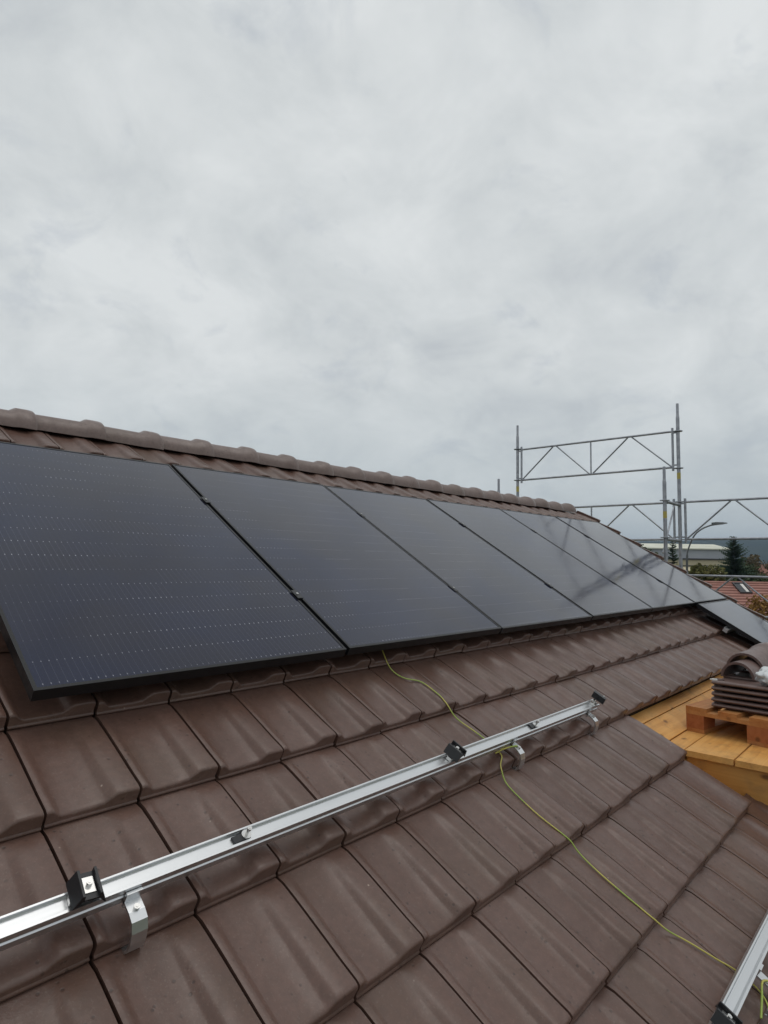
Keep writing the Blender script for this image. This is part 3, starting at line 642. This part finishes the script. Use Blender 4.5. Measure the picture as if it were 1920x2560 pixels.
def small_house(x, y, w, dpt, he, hr, ang, wall, label, rm=None):
    m = T((x, y, GZ)) @ RZ(ang); t = thing('distant_house', label, 'house', m, 'small houses beyond the trees')
    part('wall', MB().prism([(-dpt / 2, 0), (dpt / 2, 0), (dpt / 2, he), (0, hr - .15), (-dpt / 2, he)], -w / 2, w / 2), wall, t, m)
    rf = MB(); e = .35
    rf.prism([(-dpt / 2 - e, he - .2), (0, hr), (0, hr + .2), (-dpt / 2 - e, he)], -w / 2 - e, w / 2 + e); rf.prism([(dpt / 2 + e, he - .2), (dpt / 2 + e, he), (.01, hr + .2), (.01, hr)], -w / 2 - e, w / 2 + e)
    part('roof', rf, rm or M_REDH, t, m)
    for i in range(3):
        for s in (-1, 1):
            part('window', MB().box((-w / 2 + w * (.18 + .28 * i), min(s * dpt / 2, s * (dpt / 2 + .05)), he - 1.9), (-w / 2 + w * (.18 + .28 * i) + 1.0, max(s * dpt / 2, s * (dpt / 2 + .05)), he - .6)), M_WINDOW, t, m)
small_house(130, 21, 9, 8, 5.4, 7.0, -.9, M_WHITEW, 'small white house half hidden behind the brown trees')
small_house(150, 19.5, 10, 8, 5.6, 7.3, -.7, M_WHITEW, 'white house with red roof at the right edge behind the trees')
small_house(98, 26.0, 9, 7, 4.9, 6.3, -.85, M_HALLW, 'low cream house with brown roof in front of the hall', M_HALLW)
small_house(230, 63, 12, 9, 7, 9, -.7, M_WHITEW, 'distant pale house left of the hall')

# ------------------------------------------------------------------ trees
def leafcloud(rng, blobs, count, size, flat=0.6):
    mb = MB(); tot = sum(b[1][0] * b[1][1] * b[1][2] for b in blobs)
    for c, r in blobs:
        for _ in range(max(8, int(count * r[0] * r[1] * r[2] / tot))):
            d = Vector((rng.gauss(0, 1), rng.gauss(0, 1), rng.gauss(0, 1))).normalized() * rng.random() ** .42
            d *= 0.72 + .5 * noise.noise(d * 2.1 + Vector(c)) + .25
            p = Vector((c[0] + d.x * r[0], c[1] + d.y * r[1], c[2] + d.z * r[2])); a = Vector((rng.gauss(0, 1), rng.gauss(0, 1), rng.gauss(0, flat))).normalized(); b = a.orthogonal().normalized()
            b = (b * math.cos(rng.random() * 6.28) + a.cross(b) * math.sin(rng.random() * 6.28)).normalized(); s = size * (.6 + .8 * rng.random()); w = a * s; h = b * s * .55
            mb.add([p - w, p + h, p + w, p - h], [(0, 1, 2, 3)])
    return mb
def limbs(rng, h, r, n=7, spread=.5, start=.35):
    mb = MB(); mb.tube([(0, 0, 0), (r * .3, 0, h * .4), (0, r * .4, h)], [r, r * .75, r * .18], 8)
    for i in range(n):
        z = h * (start + (.92 - start) * i / n); a = i * 2.4 + rng.random(); L = h * spread * (1 - .55 * i / n) * (.7 + .5 * rng.random())
        e = Vector((math.cos(a) * L, math.sin(a) * L, z + L * .7)); mb.tube([(0, 0, z), Vector((0, 0, z)).lerp(e, .5) + Vector((0, 0, .06 * L)), e], [r * .42, r * .28, r * .07], 5)
        for k in range(2):
            q = Vector((0, 0, z)).lerp(e, .55 + .2 * k); f = q + Vector((rng.gauss(0, .3), rng.gauss(0, .3), .35)) * L * .6; mb.tube([q, f], [r * .16, r * .04], 4)
    return mb
def broadleaf(x, y, top, rad, ncount, size, m, label, seed, name='leafy_tree', stretch=1.0, low=.35, cat='tree'):
    rng = random.Random(seed); h = top - GZ; mt = T((x, y, GZ)); t = thing(name, label, cat, mt, 'trees and shrubs behind the scaffold')
    part('trunk', limbs(rng, h * .9, max(.06, h * .018)), M_BARK, t, mt)
    blobs = []
    for i in range(9):
        a = rng.random() * 6.28; q = rng.random() ** .5 * rad * .62; z = h * (low + (.88 - low) * rng.random()); rr = rad * (.34 + .26 * rng.random())
        blobs.append(((math.cos(a) * q, math.sin(a) * q, z), (rr, rr, rr * .8 * stretch)))
    blobs.append(((0, 0, h - rad * .42), (rad * .5, rad * .5, rad * .42)))
    part('crown', leafcloud(rng, blobs, ncount, size), m, t, mt)
def spruce(x, y, top, rad, label, seed, dens=1.0):
    rng = random.Random(seed); h = top - GZ; mt = T((x, y, GZ)); t = thing('spruce_tree', label, 'tree', mt, 'trees and shrubs behind the scaffold')
    part('trunk', MB().tube([(0, 0, 0), (0, 0, h * .5), (0, 0, h)], [.16, .10, .015], 8), M_BARK, t, mt)
    mb = MB(); z = h * .10
    while z < h * .985:
        k = z / h; L0 = rad * (1.03 - k) ** .85; nb = int((12 - 6 * k) * dens)
        for i in range(nb):
            a = rng.random() * 6.28; L = L0 * (.62 + .5 * rng.random()); d = Vector((math.cos(a), math.sin(a), 0)); s = Vector((-d.y, d.x, 0)); up = (.28 if k > .75 else -.05) + rng.gauss(0, .09)
            for j in range(7):
                f = (j + .6) / 7; p = d * L * f + Vector((0, 0, z + L * (up * f + .16 * f * f))); w = L * .20 * (1.15 - f) + .05
                for sg in (-1, 1):
                    tip = p + s * sg * w * 1.5 + d * w * .9 + Vector((0, 0, -.30 * w + rng.gauss(0, .03))); mb.add([p - d * .05, p + d * w * .55 + Vector((0, 0, .02)), tip], [(0, 1, 2)])
                    mb.add([p, p + d * w * .8, p + s * sg * w * .5 + Vector((0, 0, -w * .9))], [(0, 1, 2)])
        z += h * .030 * (1.15 - .5 * k)
    part('crown', mb, M_SPRUCE, t, mt)
spruce(78.0, 15.75, 3.85, 4.6, 'dark green spruce standing right of the street lamp', 3, 1.35)
spruce(62.8, 17.6, 3.1, 1.9, 'narrow dark conifer half hidden behind the scaffold posts', 5, .9)
broadleaf(60.2, 19.6, 2.35, 1.6, 900, .20, M_GREEN, 'thin green tree left of the scaffold posts', 11, low=.55)
broadleaf(58.9, 14.2, .62, 1.9, 5200, .17, M_OLIVE, 'olive green shrub right below the street lamp arm', 12, 'tall_shrub', cat='shrub')
broadleaf(60.5, 16.0, .05, 1.6, 1800, .16, M_OLIVE, 'low olive shrub beside the tallest scaffold post', 13, 'tall_shrub', cat='shrub')
broadleaf(101, 18.6, 2.3, 3.0, 2600, .22, M_BROWN, 'brown autumn tree right behind the spruce', 14)
broadleaf(104, 15.2, 2.0, 3.2, 2600, .22, M_BROWN, 'brown autumn tree at the right picture edge', 15)
broadleaf(92, 18.2, 1.1, 2.6, 2400, .20, M_GREEN, 'dark bushy tree between spruce and brown trees', 16)
broadleaf(110, 13.0, 1.8, 3.0, 1600, .22, M_BROWN, 'brown tree beyond the right picture edge', 17)
for i, (x, y, tp, rd) in enumerate([(60.5, 12.5, -.35, 1.7), (62.0, 10.6, -.15, 1.8), (64, 8.6, -.2, 1.8), (58.5, 14.4, -.5, 1.5), (66, 6.7, -.3, 1.8)]):
    broadleaf(x, y, tp, rd, 2200, .17, M_GREEN, ['dark hedge shrub behind the red roof, below the spruce', 'dark hedge shrub behind the roof window', 'dark hedge shrub behind the red roof near the right edge', 'dark hedge shrub at the left end of the red roof', 'dark hedge shrub behind the red roof beyond the right edge'][i], 30 + i, 'hedge_shrub', low=.45, cat='shrub')
broadleaf(36.6, 5.35, -.95, 1.35, 3800, .085, M_ORANGE, 'orange autumn tree in front of the red roof', 41)
broadleaf(35.9, 6.6, -1.55, .9, 1500, .085, M_ORANGE, 'smaller orange autumn shrub left of the orange tree', 42, 'tall_shrub', cat='shrub')
for i in range(26):                                 # garden and street trees filling the middle distance
    rng = random.Random(100 + i); dd = rng.uniform(190, 520); az = R(rng.uniform(2, 26)); x, y = CAM.x + dd * math.cos(az), CAM.y + dd * math.sin(az)
    t0 = dd * .0042 + rng.uniform(-3.5, .2)
    broadleaf(x, y, t0, rng.uniform(4, 7), 260, .9, [M_BROWN, M_GREEN, M_OLIVE][i % 3], 'distant %s tree in the haze below the hills' % ['brown', 'dark green', 'olive'][i % 3], 200 + i, 'distant_tree')

# ------------------------------------------------------------------ air
def haze():
    mb = MB().box((-350, -3100, GZ - 4), (6100, 4100, 190))
    m = bpy.data.materials.new('haze'); m.use_nodes = True; n = m.node_tree.nodes; n.clear()
    o = n.new('ShaderNodeOutputMaterial'); v = n.new('ShaderNodeVolumePrincipled'); v.inputs['Color'].default_value = (0.54, 0.71, 0.95, 1); v.inputs['Density'].default_value = 0.00015
    v.inputs['Anisotropy'].default_value = 0.2; m.node_tree.links.new(v.outputs[0], o.inputs['Volume'])
    tag(part('haze', mb, m), kind='stuff')
haze()
scene.cycles.volume_bounces = 0
scene.cycles.max_bounces = 8
